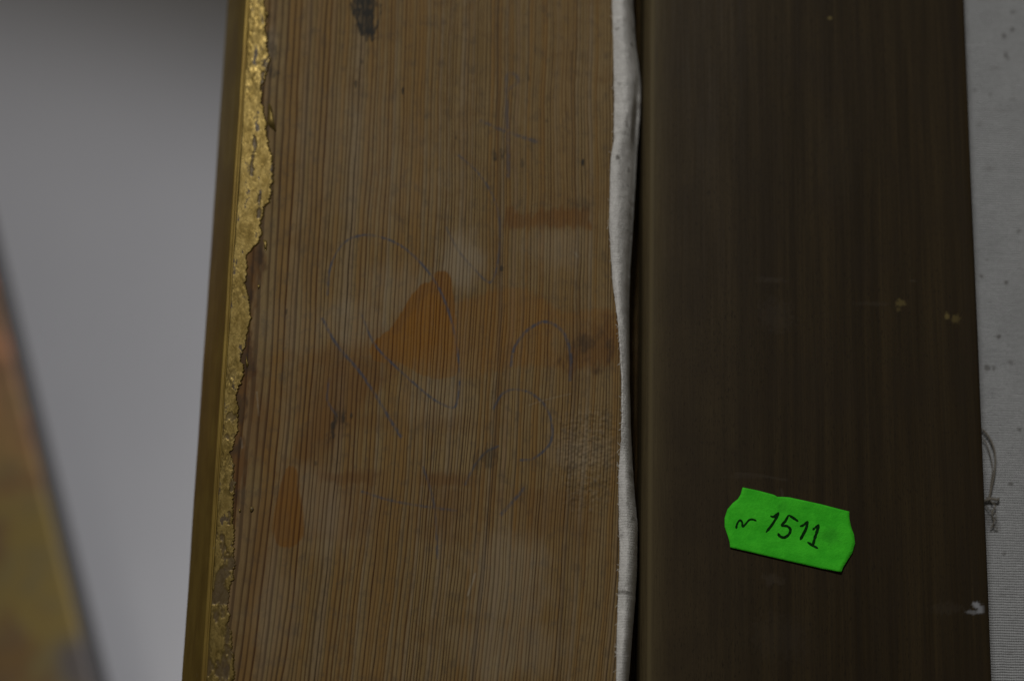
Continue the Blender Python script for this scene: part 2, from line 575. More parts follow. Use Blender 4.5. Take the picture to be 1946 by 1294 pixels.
# brown band low on the left and a thin horizontal tide line
for y0, y1, s in ((878, 905, 0.75), (905, 1010, 0.40), (770, 800, 0.35)):
    zc0, zc1 = at(0, y1)[1] , at(0, y0)[1]
    band = smooth(zc0 - 0.001, zc0 + 0.001, Z + jag) * (1 - smooth(zc1 - 0.001, zc1 + 0.001, Z + jag))
    xs, _ = at(540, y0)
    xe, _ = at(1170 if y0 > 900 else 960, y0)
    band *= smooth(xs, xs + 0.008, X) * (1 - smooth(xe - 0.012, xe, X))
    brown = np.maximum(brown, band * s * smooth(0.25, 0.6, n_big))
# red-brown bole beside the gold
bole = region([(462, 465), (495, 450), (505, 490), (488, 560), (478, 640), (490, 700), (470, 800), (470, 900), (430, 1000), (430, 700)], 14, 2, 6)
brown = np.maximum(brown, bole)
dark = np.maximum(dark, bole * 0.55 * smooth(0.35, 0.65, n_mid))
for ln, wd, s_ in (([(945, -40), (946, 200), (949, 400), (950, 560), (947, 720), (940, 860), (922, 1040), (906, 1180), (895, 1340)], 5, 0.42),
                  ([(1086, 100), (1090, 300), (1098, 450), (1098, 600), (1092, 760), (1080, 960), (1066, 1180), (1058, 1340)], 4, 0.35)):
    d = seg_dist(X, Z, spline(pts(ln), 6)) + jag * 0.2
    k = (1 - smooth(mm(wd * 0.3), mm(wd), d)) * s_
    brown = np.maximum(brown, k)
    dark = np.maximum(dark, k * 0.55)
low_left = region([(440, 640), (520, 660), (640, 690), (700, 800), (660, 960), (560, 1060), (500, 1320), (400, 1340)], 120, 2, 20)
brown = np.maximum(brown, low_left * 0.55 * smooth(0.2, 0.55, n_big))
# dark grime patches
patch = region([(676, -40), (714, -40), (718, 20), (712, 70), (698, 76), (684, 66), (676, 40), (672, 10)], 3, 2.4, 2)
dark = np.maximum(dark, patch * (0.62 + 0.38 * smooth(0.35, 0.6, n_fine)))
for poly, s in (([(628, 820), (640, 785), (655, 775), (664, 800), (655, 830), (632, 833)], 0.8),
                ([(505, 20), (516, 60), (522, 130), (512, 165), (506, 120), (503, 60)], 0.55),
                ([(500, 165), (512, 180), (505, 200), (496, 190)], 0.6),
                ([(905, 855), (935, 848), (950, 870), (930, 890), (905, 885)], 0.45),
                ([(930, 290), (948, 285), (944, 300), (932, 302)], 0.55)):
    dark = np.maximum(dark, region(poly, 8, 3, 5) * s * smooth(0.3, 0.6, n_mid))
for x, y, rx, ry, s in ((766, 172, 2.6, 9, 0.95), (676, 160, 2.8, 9, 0.7), (1107, 309, 3.2, 8, 0.95), (941, 302, 4, 5, 0.7), (1004, 148, 2, 9, 0.7),
                        (953, 510, 4, 6, 0.8), (544, 592, 2.6, 8, 0.6), (687, 118, 3, 5, 0.5), (866, 262, 2, 4, 0.5), (1038, 230, 3, 4, 0.4),
                        (600, 880, 3, 6, 0.5), (1017, 95, 2, 6, 0.5), (840, 60, 1.8, 5, 0.4), (992, 310, 4, 10, 0.4)):
    cx, cz = at(x, y)
    r = np.hypot((X - cx) / mm(rx), (Z - cz) / mm(ry)) + (n_fine - 0.5) * 0.8
    dark = np.maximum(dark, (1 - smooth(0.6, 1.2, r)) * s)
# pale bloom
for x, y, rx, ry, s in ((880, 500, 60, 65, 0.6), (690, 610, 95, 65, 0.32), (1060, 475, 85, 65, 0.3), (760, 560, 110, 80, 0.3), (960, 1110, 90, 110, 0.4),
                        (950, 1230, 120, 80, 0.35), (560, 620, 90, 60, 0.14), (1100, 860, 70, 50, 0.35), (620, 980, 90, 110, 0.3), (830, 760, 80, 60, 0.2),
                        (515, 90, 12, 40, 0.4), (700, 300, 160, 200, 0.18), (520, 1150, 60, 130, 0.22)):
    cx, cz = at(x, y)
    r = np.hypot((X - cx) / mm(rx), (Z - cz) / mm(ry)) + (n_big - 0.5) * 0.9 + (n_mid - 0.5) * 0.5
    pale = np.maximum(pale, (1 - smooth(0.3, 1.1, r)) * s)
pale *= 1 - np.clip(orange * 1.6, 0, 1)
for ln, wd, s in (([(903, 1090), (897, 1108), (889, 1130)], 2.2, 0.9), ([(1093, 480), (1098, 488)], 3, 0.7), ([(488, 745), (492, 790)], 1.5, 0.5),
                  ([(458, 832), (460, 850)], 2, 0.6), ([(1085, 748), (1035, 760), (1005, 770)], 1.4, 0.3)):
    d = seg_dist(X, Z, spline(pts(ln), 6))
    pale = np.maximum(pale, (1 - smooth(mm(wd * 0.4), mm(wd * 1.4), d)) * s)
# broken fibres by the canvas, low right
br = region([(1040, 790), (1100, 770), (1178, 770), (1180, 930), (1110, 980), (1060, 940)], 40, 3, 10)
rough = br
dark = np.maximum(dark, br * 0.28 * smooth(0.52, 0.66, fbm(X * 1500, Z * 1900, 4)))
pale = np.maximum(pale, br * 0.28 * smooth(0.55, 0.7, fbm(X * 1500 + 40, Z * 1900, 4)))
# pencil strokes
STROKES = [
    ([(622, 560), (627, 512), (640, 480), (660, 457), (690, 447), (720, 450), (755, 463), (790, 490), (820, 525), (840, 560), (855, 600),
      (865, 640), (872, 690), (873, 730), (866, 771), (850, 772), (820, 756), (780, 722), (750, 695), (720, 665), (704, 640), (688, 600)], 2.0, 0.62),
    ([(613, 606), (640, 655), (680, 702), (710, 745), (740, 795), (762, 830)], 2.5, 0.66),
    ([(971, 695), (978, 660), (1000, 630), (1030, 612), (1055, 618), (1075, 640), (1085, 680), (1083, 722)], 2.6, 0.68),
    ([(938, 776), (955, 748), (980, 740), (1010, 748), (1035, 770), (1048, 800), (1049, 830), (1040, 850), (1012, 872), (990, 874)], 2.2, 0.55),
    ([(848, 432), (870, 475), (900, 510), (930, 537), (944, 510), (950, 450), (946, 400), (930, 360), (905, 325), (872, 296)], 2.0, 0.42),
    ([(966, 335), (966, 280), (963, 200), (963, 146), (978, 142), (983, 156), (968, 170)], 3.4, 0.32),
    ([(914, 230), (960, 250), (1020, 270)], 3.2, 0.32),
    ([(804, 888), (818, 930), (828, 980), (831, 1060)], 2.2, 0.40),
    ([(688, 934), (740, 950), (800, 961), (866, 970)], 2.2, 0.40),
    ([(884, 920), (902, 884), (922, 860), (946, 848)], 2.2, 0.40),
    ([(996, 928), (975, 952), (953, 977)], 3.0, 0.45),
    ([(625, 720), (622, 760), (640, 790)], 2.2, 0.30),
]
for ln, wd, s in STROKES:
    d = seg_dist(X, Z, spline(pts(ln), 6))
    k = (1 - smooth(mm(wd * 0.5), mm(wd * 1.6), d)) * (0.14 + s) * 0.95
    pencil = np.maximum(pencil, k * (0.35 + 0.8 * smooth(0.25, 0.6, fbm(X * 2600, Z * 1100, 3))) * (0.62 + 0.5 * smooth(0.3, 0.6, n_mid)))
pencil = np.clip(pencil, 0, 0.85)
Yw = -0.00012 * rough * (fbm(X * 1500, Z * 1900, 4) - 0.4) * 2.5 + 0.00006 * (n_big - 0.5)
Yw = Yw + 0.0009 * smooth(XR - 0.0012, XR, X) ** 2
# last columns turn down into the rebate
extra = [(XR + 0.00005, 0.004), (XR + 0.0001, 0.0152), (SL + 0.012, 0.0154), (SL + 0.0121, 0.0215)]
ne = len(extra)
Xe = np.concatenate([X] + [np.full((shape[0], 1), e[0]) for e in extra], 1)
Ze = np.concatenate([Z] + [Z[:, :1]] * ne, 1)
Ye = np.concatenate([Yw] + [np.full((shape[0], 1), e[1]) for e in extra], 1)
pad = lambda a: np.concatenate([a] + [np.zeros((shape[0], 1))] * ne, 1)
stain = np.stack([pad(np.clip(v, 0, 1)) for v in (orange, brown, pencil)], -1)
wear = np.stack([pad(np.clip(v, 0, 1)) for v in (dark, pale, rough)], -1)
rail = grid_obj('rail', Xe, Ye, Ze, m_pine(), None, False, {'stain': stain, 'wear': wear})
keep(rail, frame)

# gilded outer side: a small bead at the back edge, then a hollow sweeping out to the front
w = XL - XO
prof = [(0.0, 0.00005), (-0.0003, -0.00012), (-0.0006, 0.0), (-0.00075, 0.00035), (-0.0009, 0.0002), (-0.0012, 0.0002), (-0.00145, 0.0006), (-0.0016, 0.0013)]
for t in np.linspace(0.08, 1, 12):
    prof.append((-0.0016 - (w - 0.0016) * (t ** 0.85), 0.0013 + (D_SIDE - 0.0013) * t))
prof += [(-w - 0.0004, D_SIDE + 0.002), (-w, D_SIDE + 0.006), (-w + 0.004, D_SIDE + 0.010), (0.0, D_SIDE + 0.012), (0.03, D_SIDE + 0.006), (XR - XL, 0.022), (SL + 0.0121 - XL, 0.0216)]
prof = np.array(prof)
zz = np.concatenate([np.linspace(Z0, zb, 40)[:-1], np.linspace(zb, zt, 500), np.linspace(zt, Z1, 40)[1:]])
PX = XL + prof[None, :, 0] + 0.00012 * (fbm(zz[:, None] * 60, prof[None, :, 0] * 300, 3) - 0.5) * 2
PY = np.repeat(prof[None, :, 1], len(zz), 0)
PZ = np.repeat(zz[:, None], len(prof), 1)
side = grid_obj('gilded_side', PX, PY, PZ, m_gilt(False), None, True)
keep(side, frame)

# crust of worn gold lapping over the back edge
right = [(-60, 503), (0, 504), (30, 506), (60, 506), (85, 510), (110, 514), (130, 512), (150, 503), (170, 498), (190, 498), (205, 503), (260, 511),
         (300, 516), (320, 521), (350, 519), (375, 515), (390, 508), (405, 502), (425, 497), (445, 499), (458, 497), (468, 484), (478, 475),
         (490, 470), (520, 469), (545, 468), (562, 471), (572, 477), (610, 478), (630, 475), (650, 468), (665, 463), (690, 461), (712, 464),
         (730, 458), (745, 453), (780, 452), (820, 451), (845, 447), (862, 440), (880, 446), (905, 447), (940, 445), (1000, 445), (1060, 446),
         (1100, 445), (1120, 438), (1150, 436), (1180, 436), (1220, 440), (1250, 445), (1294, 446), (1360, 440)]
rp = pts([(b, a) for a, b in right])
order = np.argsort(rp[:, 1])
zg = np.linspace(zb, zt, 1500)
edge = np.interp(zg, rp[order, 1], rp[order, 0])
edge = edge + (fbm(zg * 900, zg * 0 + 3.1, 4) - 0.5) * 0.0011 + (fbm(zg * 3500, zg * 0 + 9, 2) - 0.5) * 0.0005
edge = np.maximum(edge, XL + 0.0012)
t = np.linspace(0, 1, 46)
GX = XL - 0.0003 + (edge[:, None] - XL + 0.0003) * t[None, :]
GZ = np.repeat(zg[:, None], 46, 1)
gn = fbm(GX * 900, GZ * 600, 4)
gs = fbm(GX * 420, GZ * 110, 3)                        # slow undulation of the leaf
wr = fbm(GX * 1700, GZ * 700, 3)                       # wrinkles where it is heaped up near the top and in patches low down
heap = np.maximum(smooth(at(490, 230)[1], at(490, 130)[1], GZ), 0.75 * smooth(0.5, 0.62, fbm(GX * 60 + 9, GZ * 110, 2)) * smooth(at(450, 440)[1], at(450, 520)[1], GZ))
loss = np.zeros(GX.shape)
for ln, wd in (([(484, 262), (486, 280), (480, 300), (478, 332)], 3), ([(494, 372), (492, 412)], 4.5), ([(437, 975), (435, 995)], 4), ([(447, 875), (440, 930)], 4),
               ([(425, 1100), (420, 1140), (424, 1170)], 5), ([(435, 1185), (433, 1215)], 8), ([(500, 125), (508, 115), (514, 105)], 4), ([(500, 140), (497, 165)], 4),
               ([(430, 1228), (445, 1240)], 4), ([(415, 1255), (420, 1280)], 4)):
    d = seg_dist(GX, GZ, spline(pts(ln), 4)) + (gn - 0.5) * 0.0006
    loss = np.maximum(loss, (1 - smooth(mm(wd * 0.2), mm(wd * 1.1), d + (fbm(GX * 2500, GZ * 1500, 3) - 0.5) * 0.0007)) * 0.8)
lowz = smooth(at(440, 640)[1], at(440, 900)[1], GZ)
loss = np.maximum(loss, 0.8 * lowz * smooth(0.55, 0.64, fbm(GX * 520 + 3, GZ * 240, 4)))
crust = 0.00022 * (1 - smooth(0.93, 1.0, t[None, :])) * smooth(0.0, 0.05, t[None, :])
GY = -0.00008 - crust * (0.75 + 0.35 * gs) - 0.00020 * (wr - 0.35) * heap * smooth(0.0, 0.1, t[None, :]) + 0.00010 * loss + 0.0001 * smooth(0.95, 1, t[None, :])
lossA = np.stack([np.clip(loss, 0, 1)] * 3, -1)
gm = m_gilt(True)
gild = grid_obj('gold_leaf', GX, GY, GZ, gm, None, False, {'loss': lossA})
keep(gild, frame)


def flake(poly, name='gold_chip', lift=0.00012):
    p = spline(pts(poly + poly[:1]), 4)[:-1]
    p = p + (RNG.random(p.shape) - 0.5) * 0.00016
    c = p.mean(0)
    n = len(p)
    v = [(c[0], -lift * 1.4, c[1])] + [(a, -lift, b) for a, b in p] + [(a, 0.0001, b) for a, b in p]
    f = [(0, 1 + (i + 1) % n, 1 + i) for i in range(n)] + [(1 + i, 1 + (i + 1) % n, 1 + n + (i + 1) % n, 1 + n + i) for i in range(n)]
    o = mesh_obj(name, v, f, gm)
    keep(o, frame)


flake([(511, 196), (517, 205), (519, 220), (521, 235), (525, 250), (518, 246), (510, 236), (509, 215)])
flake([(500, 455), (508, 460), (506, 476), (502, 470)])
flake([(489, 541), (494, 543), (491, 549)])
flake([(474, 965), (480, 962), (483, 968), (477, 973)])
flake([(453, 966), (458, 968), (455, 975)])
flake([(503, 20), (509, 24), (509, 34), (505, 32)])
flake([(468, 676), (472, 690), (470, 700), (467, 688)])

# ------------------------------------------------------------------ the canvas on its stretcher
pic = empty('stretched_canvas', (0.5 * (SL + SR), D_BAR, Z0))
tag(pic, 'dark brown stretcher bar with raw grey-white canvas stretched behind it', 'canvas')

# bar profile: rounded left shoulder, faintly crowned face, soft right arris
bp = [(SL, 0.0130), (SL, 0.010), (SL + 0.00005, 0.0045)]
R = 0.0024
for a in np.linspace(0, math.pi / 2, 9)[1:]:
    bp.append((SL + R * (1 - math.cos(a)), D_BAR + 0.0006 + R * (1 - math.sin(a))))
wbar = SR - SL
for s in np.linspace(0.05, 0.975, 240):
    bp.append((SL + wbar * s, D_BAR + 0.0006 * (1 - smooth(0.03, 0.34, np.array(s))) + 0.0005 * float(smooth(0.5, 1.0, np.array(s)))))
for a in np.linspace(0, math.pi / 2, 5):
    bp.append((SR - 0.0009 + 0.0009 * math.sin(a), D_BAR + 0.0005 + 0.0009 * (1 - math.cos(a)) + 0.00002))
bp += [(SR, 0.007), (SR - 0.002, 0.0115), (SR - 0.012, 0.0130)]
bp = np.array(bp)
zs = np.concatenate([np.linspace(Z0, zb, 40)[:-1], np.linspace(zb, zt, 640), np.linspace(zt, Z1, 40)[1:]])
BX = np.repeat(bp[None, :, 0], len(zs), 0) + 0.00015 * (fbm(zs * 25, zs * 0, 3)[:, None] - 0.5)
BY = np.repeat(bp[None, :, 1], len(zs), 0)
BZ = np.repeat(zs[:, None], len(bp), 1)
scuff, ochre, white = np.zeros(BX.shape), np.zeros(BX.shape), np.zeros(BX.shape)
bn = fbm(BX * 2200, BZ * 1800, 3)
bm2 = fbm(BX * 700, BZ * 250, 3)


def mark(arr, x, y, rx, ry, s, wob=1.2):
    cx, cz = at(x, y, D_BAR)
    r = np.hypot((BX - cx) / mm(rx), (BZ - cz) / mm(ry)) + (bn - 0.5) * wob
    np.maximum(arr, (1 - smooth(0.4, 1.1, r)) * s, out=arr)


for a in ((1465, 532, 34, 7, 0.55), (1475, 600, 40, 40, 0.35), (1470, 1100, 22, 14, 0.55), (1660, 577, 40, 5, 0.4), (1735, 533, 8, 3, 0.7),
          (1480, 1210, 60, 50, 0.25), (1800, 1155, 40, 14, 0.4), (1420, 905, 50, 5, 0.3), (1590, 300, 50, 120, 0.12), (1350, 260, 30, 160, 0.15)):
    mark(scuff, *a)
for a in ((1577, 35, 5, 4, 0.9), (1711, 575, 12, 9, 0.5), (1800, 600, 6, 9, 0.75), (1818, 605, 10, 12, 0.45), (1708, 588, 6, 6, 0.3)):
    mark(ochre, *a)
for a in ((1857, 1149, 8, 8, 0.5), (1864, 1158, 7, 9, 0.42), (1850, 1163, 12, 5, 0.25)):
    mark(white, *a)
for ln, wd, s in (([(1398, 899), (1440, 902), (1470, 908), (1495, 912)], 2.2, 0.5), ([(1485, 930), (1488, 946)], 2.4, 0.8)):
    d = seg_dist(BX, BZ, spline(pts(ln, D_BAR), 5))
    scuff = np.maximum(scuff, (1 - smooth(mm(wd * 0.4), mm(wd * 1.4), d)) * s)
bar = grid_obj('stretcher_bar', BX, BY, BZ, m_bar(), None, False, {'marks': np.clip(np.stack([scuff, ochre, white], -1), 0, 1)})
keep(bar, pic)

# canvas sheet behind the bar
cx0, cx1 = SL + 0.006, SR + 0.30
xs = np.concatenate([[cx0], np.linspace(SR - 0.012, SR + 0.03, 170), np.linspace(SR + 0.032, cx1, 40)])
zc = np.concatenate([np.linspace(Z0, zb, 40)[:-1], np.linspace(zb, zt, 420), np.linspace(zt, Z1, 40)[1:]])
CX, CZ = np.meshgrid(xs, zc)
CY = D_CAN + 0.0003 * (fbm(CX * 40, CZ * 40, 3) - 0.5)
dirt = np.zeros(CX.shape)
cn = fbm(CX * 2500, CZ * 2500, 3)
for x, y, rx, ry, s in ((1925, 24, 7, 4, 0.8), (1924, 57, 6, 6, 0.8), (1908, 69, 5, 6, 0.9), (1912, 105, 5, 8, 0.8), (1916, 112, 4, 6, 0.6), (1865, 525, 4, 6, 0.9),
                        (1911, 537, 6, 4, 0.9), (1898, 640, 6, 5, 0.8), (1876, 700, 6, 8, 0.7), (1888, 700, 4, 6, 0.6), (1921, 688, 7, 5, 0.5), (1938, 818, 5, 5, 0.8),
                        (1922, 920, 6, 5, 0.8), (1908, 1052, 4, 4, 0.6), (1852, 173, 5, 3, 0.6), (1936, 440, 5, 4, 0.6), (1882, 180, 4, 4, 0.5), (1925, 190, 8, 3, 0.4),
                        (1862, 235, 12, 8, 0.3), (1880, 320, 12, 10, 0.25), (1884, 985, 14, 22, 0.55), (1890, 1000, 12, 14, 0.5), (1888, 950, 10, 8, 0.5), (1905, 1130, 8, 3, 0.35),
                        (1900, 210, 30, 3, 0.25), (1890, 130, 14, 6, 0.25), (1920, 1240, 10, 3, 0.3)):
    px, pz = at(x, y, D_CAN)
    r = np.hypot((CX - px) / mm(rx * 1.06), (CZ - pz) / mm(ry * 1.06)) + (cn - 0.5) * 1.3
    dirt = np.maximum(dirt, (1 - smooth(0.4, 1.1, r)) * s)
m_can = m_cloth('raw_canvas_cloth', (0.52, 0.540, 0.570), 0.5, 1.6)
sheet = grid_obj('canvas_back', CX, CY, CZ, m_can, None, False, {'dirt': np.stack([dirt] * 3, -1)})
keep(sheet, pic)

# turned-over canvas edge standing up out of the gap and lolling on the frame
lx = [(-60, 1163), (0, 1163), (60, 1164), (180, 1167), (270, 1166), (300, 1160), (430, 1157), (530, 1163), (600, 1172), (660, 1178), (720, 1182), (800, 1182),
      (860, 1178), (900, 1175), (960, 1175), (1050, 1177), (1130, 1174), (1200, 1172), (1294, 1170), (1360, 1169)]
rx = [(-60, 1206), (0, 1208), (60, 1212), (130, 1222), (150, 1223), (200, 1222), (260, 1217), (300, 1214), (380, 1210), (430, 1207), (500, 1202), (560, 1200),
      (640, 1200), (720, 1200), (800, 1202), (870, 1206), (930, 1211), (990, 1217), (1060, 1216), (1130, 1213), (1200, 1207), (1294, 1199), (1360, 1196)]


def along(lst, depth):
    p = pts([(b, a) for a, b in lst], depth)
    o = np.argsort(p[:, 1])
    return p[o, 1], p[o, 0]


zf = np.concatenate([np.linspace(Z0, zb, 30)[:-1], np.linspace(zb, zt, 1100), np.linspace(zt, Z1, 30)[1:]])
Lx = np.interp(zf, *along(lx, -0.001)) + 0.00022 * (fbm(zf * 1200, zf * 0 + 1, 3) - 0.5)
Rx = np.interp(zf, *along(rx, -0.0005)) + 0.00018 * (fbm(zf * 900, zf * 0 + 6, 3) - 0.5)
ker = np.hanning(41)
ker /= ker.sum()
sm = lambda a: np.convolve(np.pad(a, 20, mode='edge'), ker, 'valid')
Lx = 0.5 * sm(Lx) + 0.5 * Lx
Rx = 0.7 * sm(Rx) + 0.3 * Rx
width = Rx - Lx
# where the strip is narrow the cloth stands on edge, elsewhere it lies over
narrow = 1 - smooth(0.0022, 0.0040, sm(width))
tt = np.linspace(0, 1, 44)
FX, FY, FZ = (np.zeros((len(zf), len(tt) + 6)) for _ in range(3))
fz = 0.30 - 0.22 * smooth(at(1190, 700)[1], at(1190, 520)[1], zf) * (1 - smooth(at(1190, 300)[1], at(1190, 200)[1], zf))
for i, s in enumerate(tt):
    # s = 0 at the cut edge on the left, 1 at the right where it dives into the gap
    flat_y = -0.0010 - 0.0009 * math.sin(math.pi * min(1, s * 1.15)) ** 0.7 + 0.0062 * (np.maximum(0, s - fz) / (1 - fz)) ** 2.0
    stand_y = -0.0030 + 0.0022 * s + 0.0050 * s ** 3
    FX[:, i] = Lx + width * s
    FY[:, i] = flat_y * (1 - narrow) + stand_y * narrow
    FZ[:, i] = zf
for k in range(6):
    FX[:, len(tt) + k] = Rx - 0.00012 * (k + 1)
    FY[:, len(tt) + k] = FY[:, len(tt) - 1] + 0.0022 * (k + 1)
    FZ[:, len(tt) + k] = zf
# lumps, and the pinched crease near the top
FY += -0.0008 * (fbm(FX * 350, FZ * 130, 3) - 0.5) - 0.00025 * (fbm(FX * 1300, FZ * 700, 3) - 0.5)
pcx, pcz = at(1210, 215)
cr = np.exp(-((FX - pcx - (FZ - pcz) * 0.06) / 0.00065) ** 2) * np.exp(-((FZ - pcz) / 0.0058) ** 2)
FY += 0.0017 * cr
pk = np.exp(-((FX - at(1219, 0)[0]) / 0.0007) ** 2 - ((FZ - at(0, 145)[1]) / 0.002) ** 2)
FY -= 0.0007 * pk
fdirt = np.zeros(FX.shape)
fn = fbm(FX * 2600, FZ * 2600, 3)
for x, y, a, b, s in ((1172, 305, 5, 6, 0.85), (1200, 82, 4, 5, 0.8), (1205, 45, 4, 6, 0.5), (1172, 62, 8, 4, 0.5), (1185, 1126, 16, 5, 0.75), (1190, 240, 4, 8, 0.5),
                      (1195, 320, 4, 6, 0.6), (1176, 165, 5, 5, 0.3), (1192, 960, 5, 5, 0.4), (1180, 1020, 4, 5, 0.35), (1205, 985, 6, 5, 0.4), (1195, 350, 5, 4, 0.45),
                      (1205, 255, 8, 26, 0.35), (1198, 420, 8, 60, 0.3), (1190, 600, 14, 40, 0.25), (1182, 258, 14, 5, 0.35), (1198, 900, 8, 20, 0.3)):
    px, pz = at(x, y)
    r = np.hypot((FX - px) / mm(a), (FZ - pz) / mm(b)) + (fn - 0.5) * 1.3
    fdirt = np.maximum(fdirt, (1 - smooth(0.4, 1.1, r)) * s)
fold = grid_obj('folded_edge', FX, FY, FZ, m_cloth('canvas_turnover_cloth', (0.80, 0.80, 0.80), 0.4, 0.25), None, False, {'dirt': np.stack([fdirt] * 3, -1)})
so = fold.modifiers.new('thickness', 'SOLIDIFY')
so.thickness, so.offset = 0.0004, -1
keep(fold, pic)


# frayed fibres along the cut edge
def tube(line, r0, r1, sides=5):
    line = np.asarray(line, float)
    v, f = [], []
    n = len(line)
    for i, p in enumerate(line):
        d = Vector(line[min(i + 1, n - 1)] - line[max(i - 1, 0)]).normalized()
        a = d.cross(Vector((0.3, 1, 0.2))).normalized()
        b = d.cross(a)
        r = r0 + (r1 - r0) * i / (n - 1)
        for k in range(sides):
            th = 2 * math.pi * k / sides
            v.append(Vector(p) + (a * math.cos(th) + b * math.sin(th)) * r)
    for i in range(n - 1):
        for k in range(sides):
            k2 = (k + 1) % sides
            f.append((i * sides + k, i * sides + k2, (i + 1) * sides + k2, (i + 1) * sides + k))
    return v, f


fibre_mat = m_flat('frayed_cotton_fibre', (0.60, 0.58, 0.54), (0.70, 0.68, 0.64), 0.5, 0.95)
V, Fc = [], []
zvis = np.where((zf > zb) & (zf < zt))[0]
for k in range(150):
    i = int(random.choice(zvis))
    heavy = narrow[i]
    if random.random() > 0.35 + heavy:
        continue
    x0, y0, z0 = FX[i, 0], FY[i, 0], FZ[i, 0]
    L = random.uniform(0.0002, 0.0006) * (1 + 0.6 * heavy)
    an = random.uniform(-0.9, 0.9)
    ln = [(x0 + 0.0001, y0, z0)]
    for s in (0.5, 1.0):
        ln.append((x0 - L * s * math.cos(an), y0 - 0.0002 * s * random.random(), z0 + L * s * math.sin(an) * (1 + s)))
    v, f = tube(spline(ln, 3), 0.00005, 0.00003, 4)
    o = len(V)
    V += v
    Fc += [tuple(a + o for a in q) for q in f]
fray = mesh_obj('frayed_fibres', V, Fc, fibre_mat)
fray['kind'] = 'stuff'
keep(fray, pic)

# ------------------------------------------------------------------ green price sticker
D_ST = D_BAR + 0.0001
outline = [(1411, 926), (1440, 932), (1470, 940), (1477, 944), (1486, 944), (1500, 945), (1560, 958), (1613, 972), (1613, 984), (1616, 1000), (1622, 1016), (1624, 1032),
           (1619, 1050), (1607, 1068), (1601, 1077), (1597, 1087), (1560, 1080), (1490, 1064), (1430, 1050), (1387, 1040), (1386, 1030), (1382, 1016), (1377, 1001), (1377, 984),
           (1382, 968), (1392, 956), (1402, 948), (1407, 940)]
op = pts(outline, D_ST)
den = []
for i in range(len(op)):
    a, b = op[i], op[(i + 1) % len(op)]
    for s in np.linspace(0, 1, 5, endpoint=False):
        den.append(a + (b - a) * s)
den = np.array(den)
c0 = den.mean(0)
rings = 18
lo = at(1490, 1064, D_ST)
SVX, SVZ = [], []
for k in range(rings + 1):
    s = k / rings
    SVX.append(c0[0] + (den[:, 0] - c0[0]) * s)
    SVZ.append(c0[1] + (den[:, 1] - c0[1]) * s)
SVX, SVZ = np.array(SVX), np.array(SVZ)
axu = (op[7] - op[0]) / np.linalg.norm(op[7] - op[0])
axv = np.array([axu[1], -axu[0]])


def lift(x, z):
    """height of the paper above the bar: glued flat, lower edge and right end a little loose"""
    q = (x - c0[0]) * axv[0] + (z - c0[1]) * axv[1]
    p_ = (x - c0[0]) * axu[0] + (z - c0[1]) * axu[1]
    h = 0.00012 + 0.00030 * smooth(0.002, 0.0062, q) + 0.00025 * smooth(0.008, 0.0125, p_)
    return h + 0.00008 * (fbm(x * 700 + 5, z * 700, 3) - 0.5)


def bar_y(x):
    return np.interp(x, bp[10:-3, 0], bp[10:-3, 1])


nr, nc = SVX.shape
vy = bar_y(SVX) - lift(SVX, SVZ)
vv = np.stack([SVX, vy, SVZ], -1).reshape(-1, 3)
ff = []
for i in range(nr - 1):
    for j in range(nc):
        j2 = (j + 1) % nc
        q = (i * nc + j, i * nc + j2, (i + 1) * nc + j2, (i + 1) * nc + j)
        ff.append(q)
sroot = empty('price_sticker', (c0[0], D_BAR, c0[1]))
tag(sroot, 'bright green price sticker with handwritten number 1511 on the dark stretcher bar', 'sticker')
paper = mesh_obj('paper', vv, ff, m_sticker())
smx, smz = at(1575, 1018, D_ST)
r = np.hypot((SVX - smx) / mm(30), (SVZ - smz) / mm(20)) + (fbm(SVX * 1500, SVZ * 1500, 3) - 0.5)
kx, kz = at(1487, 962, D_ST)
r2 = np.hypot((SVX - kx) / mm(14), (SVZ - kz) / mm(18)) + (fbm(SVX * 1500, SVZ * 1500, 3) - 0.5) * 1.4
sg = np.maximum((1 - smooth(0.2, 1.1, r)) * 0.6, (1 - smooth(0.2, 1.0, r2)) * 0.4)
at_ = paper.data.attributes.new('smudge', 'FLOAT_COLOR', 'POINT')
at_.data.foreach_set('color', np.repeat(sg.reshape(-1, 1), 4, 1).ravel().astype(np.float32))
so = paper.modifiers.new('thickness', 'SOLIDIFY')
so.thickness, so.offset = 0.00009, 0
keep(paper, sroot)

ink = m_ink()
K = 320 / 1946


def pen(name, strokes):
    v, f = [], []
    for st, wd in strokes:
        p = spline(pts([(1340 + a * K, 900 + b * K) for a, b in st], D_ST), 8)
        n = len(p)
        tg = np.gradient(p, axis=0)
        tg /= np.linalg.norm(tg, axis=1)[:, None] + 1e-12
        nm = np.stack([-tg[:, 1], tg[:, 0]], 1)
        hw = mm(wd) * 0.52 * (0.8 + 0.5 * fbm(np.arange(n) * 0.35 + st[0][0], np.zeros(n), 2)) * np.clip(np.minimum(np.arange(n) + 1.5, n - np.arange(n) + 0.5) / 4, 0.4, 1)
        o = len(v)
        for i in range(n):
            for sgn in (-1, 1):
                q = p[i] + nm[i] * hw[i] * sgn
                v.append((q[0], float(bar_y(q[0]) - lift(q[0], q[1]) - 0.00008), q[1]))
        for i in range(n - 1):
            f.append((o + 2 * i, o + 2 * i + 1, o + 2 * i + 3, o + 2 * i + 2))
    ob = mesh_obj(name, v, f, ink)
    keep(ob, sroot)


